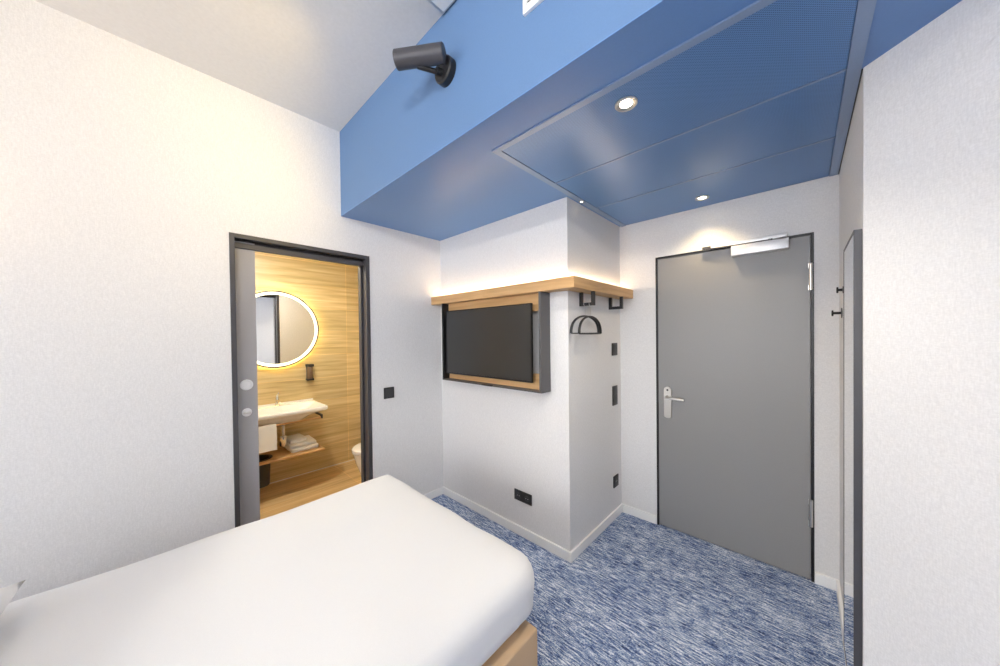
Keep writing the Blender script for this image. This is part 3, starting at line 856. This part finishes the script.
dv = obj('duvet', bm, M['linen'], bd, smooth=True, autosmooth=False)
s_ = dv.modifiers.new('thick', 'SOLIDIFY'); s_.thickness = .006; s_.offset = -1
# pillow
bm = bmesh.new()
P0, P1, Q0, Q1 = -1.93, -1.18, -.86, -.335
nu, nv = 28, 20
def pil(u, v, s):
    # u,v in -1..1 ; pinched corners
    e = (1 - abs(u) ** 3.2) * (1 - abs(v) ** 3.2)
    h = (.062 if s > 0 else .075) * max(0, e) ** .55
    pin = 1 + .05 * (abs(u) * abs(v)) ** 2 - .035 * (1 - abs(u) ** 2) * abs(v) ** 6
    x = (P0 + P1) / 2 + (P1 - P0) / 2 * u * (1 + .02 * (abs(u * v)) ** 3 - .03 * (1 - v * v) * abs(u) ** 6)
    y = (Q0 + Q1) / 2 + (Q1 - Q0) / 2 * v * pin
    z = .682 + s * h + .010 * max(0, (abs(u) * abs(v)) ** 3) + .004 * mnoise.noise(Vector((u * 3, v * 3, s)))
    return Vector((x, y, z))
for s in (1, -1):
    g_ = [[bm.verts.new(pil(-1 + 2 * i / nu, -1 + 2 * j / nv, s)) for j in range(nv + 1)] for i in range(nu + 1)]
    for i in range(nu):
        for j in range(nv): bm.faces.new([g_[i][j], g_[i + 1][j], g_[i + 1][j + 1], g_[i][j + 1]])
bmesh.ops.remove_doubles(bm, verts=bm.verts, dist=1e-4)
tag(obj('pillow', bm, M['linen'], smooth=True, autosmooth=False), 'white pillow with a pointed corner at the left end of the bed', 'pillow')

# ------------------------------------------------------------------ unseen lamp near the bed head, added for warm light
rl_ = thing('added_wall_lamp', 'unseen small black wall lamp added by the bed head for warm light', 'wall lamp', (xA, -.95, 1.95))
LY, LZ = -.95, 1.95
bm = bmesh.new(); add_lathe(bm, (xA + .0005, LY, LZ), (1, 0, 0), [(.05, 0), (.05, .018), (.001, .020)], 32)
obj('wall_base', bm, M['black'], rl_, smooth=True)
bm = bmesh.new(); add_tube(bm, [(xA + .018, LY, LZ), (xA + .10, LY, LZ), (xA + .13, LY, LZ + .02)], .009, 10)
obj('arm', bm, M['black'], rl_, smooth=True)
bm = bmesh.new(); add_lathe(bm, (xA + .13, LY, LZ + .0), (0, 0, 1), [(.03, 0), (.045, .12), (.043, .12), (.028, .004), (.001, .004)], 32)
obj('lamp_shade', bm, M['black'], rl_, smooth=True)
bm = bmesh.new(); add_lathe(bm, (xA + .13, LY, LZ + .02), (0, 0, 1), [(.001, 0), (.026, .01), (.030, .03), (.02, .055), (.001, .06)], 24)
obj('bulb', bm, M['shade'], rl_, smooth=True)

# ------------------------------------------------------------------ lights
def area(name, loc, rot, sx, sy, e, col):
    ld = bpy.data.lights.new(name, 'AREA'); ld.shape = 'RECTANGLE'; ld.size = sx; ld.size_y = sy; ld.energy = e; ld.color = col
    o = bpy.data.objects.new(name, ld); C.objects.link(o); o.location = loc; o.rotation_euler = rot; return o
def point(name, loc, e, col, r=.05):
    ld = bpy.data.lights.new(name, 'POINT'); ld.energy = e; ld.color = col; ld.shadow_soft_size = r
    o = bpy.data.objects.new(name, ld); C.objects.link(o); o.location = loc; return o
# daylight entering through the added window (area light in the opening, facing in)
p_ = area('window_portal', ((wx0 + wx1) / 2, yS - T - .02, (wz0 + wz1) / 2), (-PI / 2, 0, 0), wx1 - wx0, wz1 - wz0, 1, (1, 1, 1))
p_.data.cycles.is_portal = True
point('added_wall_lamp_light', (xA + .13, LY, LZ + .16), 8, (1, .66, .30), .04)
# unseen ceiling lamp, added behind the camera to brighten bed and room
pd = thing('added_ceiling_lamp', 'unseen white round ceiling lamp added to brighten the bedroom', 'ceiling lamp', (-.2, -.9, zC))
bm = bmesh.new(); add_lathe(bm, (-.2, -.9, zC - .0005), (0, 0, -1), [(.20, 0), (.20, .05), (.19, .06), (.001, .062)], 48)
M['lampw'] = emis('added_ceiling_lamp_diffuser', (1, .95, .88), 24)
obj('diffuser', bm, M['lampw'], pd, smooth=True)
# unseen ceiling light, added to brighten the bathroom
bl = thing('bathroom_fill_light', 'unseen round flat ceiling light added to brighten the bathroom', 'ceiling light', (-3.2, .7, 2.41))
bm = bmesh.new(); add_lathe(bm, (-3.2, .7, 2.4095), (0, 0, -1), [(.12, 0), (.12, .02), (.001, .022)], 40)
M['bathl'] = emis('bathroom_fill_diffuser', (1, .94, .80), 135)
obj('diffuser', bm, M['bathl'], bl, smooth=True)

# world
W = bpy.data.worlds.new('sky'); bpy.context.scene.world = W; W.use_nodes = True
bg = W.node_tree.nodes['Background']; bg.inputs[0].default_value = (.98, .985, 1, 1); bg.inputs[1].default_value = 7.7

# ------------------------------------------------------------------ camera
f_px, yaw, pitch, roll, cyp = 322.18, 43.257, -.617, -.679, 338.619
a, b_, c_ = [math.radians(v) for v in (yaw, pitch, roll)]
F = Vector((-math.sin(a) * math.cos(b_), math.cos(a) * math.cos(b_), math.sin(b_)))
Rr = Vector((math.cos(a), math.sin(a), 0)); U = Rr.cross(F)
r2 = Rr * math.cos(c_) + U * math.sin(c_); u2 = -Rr * math.sin(c_) + U * math.cos(c_)
cd = bpy.data.cameras.new('camera'); cam = bpy.data.objects.new('camera', cd); C.objects.link(cam)
mw = Matrix((r2, u2, -F)).transposed().to_4x4(); mw.translation = Vector((0, 0, 1.509))
cam.matrix_world = mw
cd.sensor_fit = 'HORIZONTAL'; cd.sensor_width = 36; cd.lens = f_px / 1000 * 36
cd.shift_y = (cyp - 333) / 1000; cd.clip_start = .02
sc = bpy.context.scene; sc.camera = cam
sc.view_settings.view_transform = 'Standard'; sc.view_settings.look = 'None'
sc.view_settings.gamma = 1; sc.view_settings.use_curve_mapping = False
sc.view_settings.exposure = 0.2
sc.cycles.use_denoising = True
sc.cycles.max_bounces = 12; sc.cycles.diffuse_bounces = 8; sc.cycles.glossy_bounces = 6
sc.cycles.caustics_reflective = False; sc.cycles.caustics_refractive = False
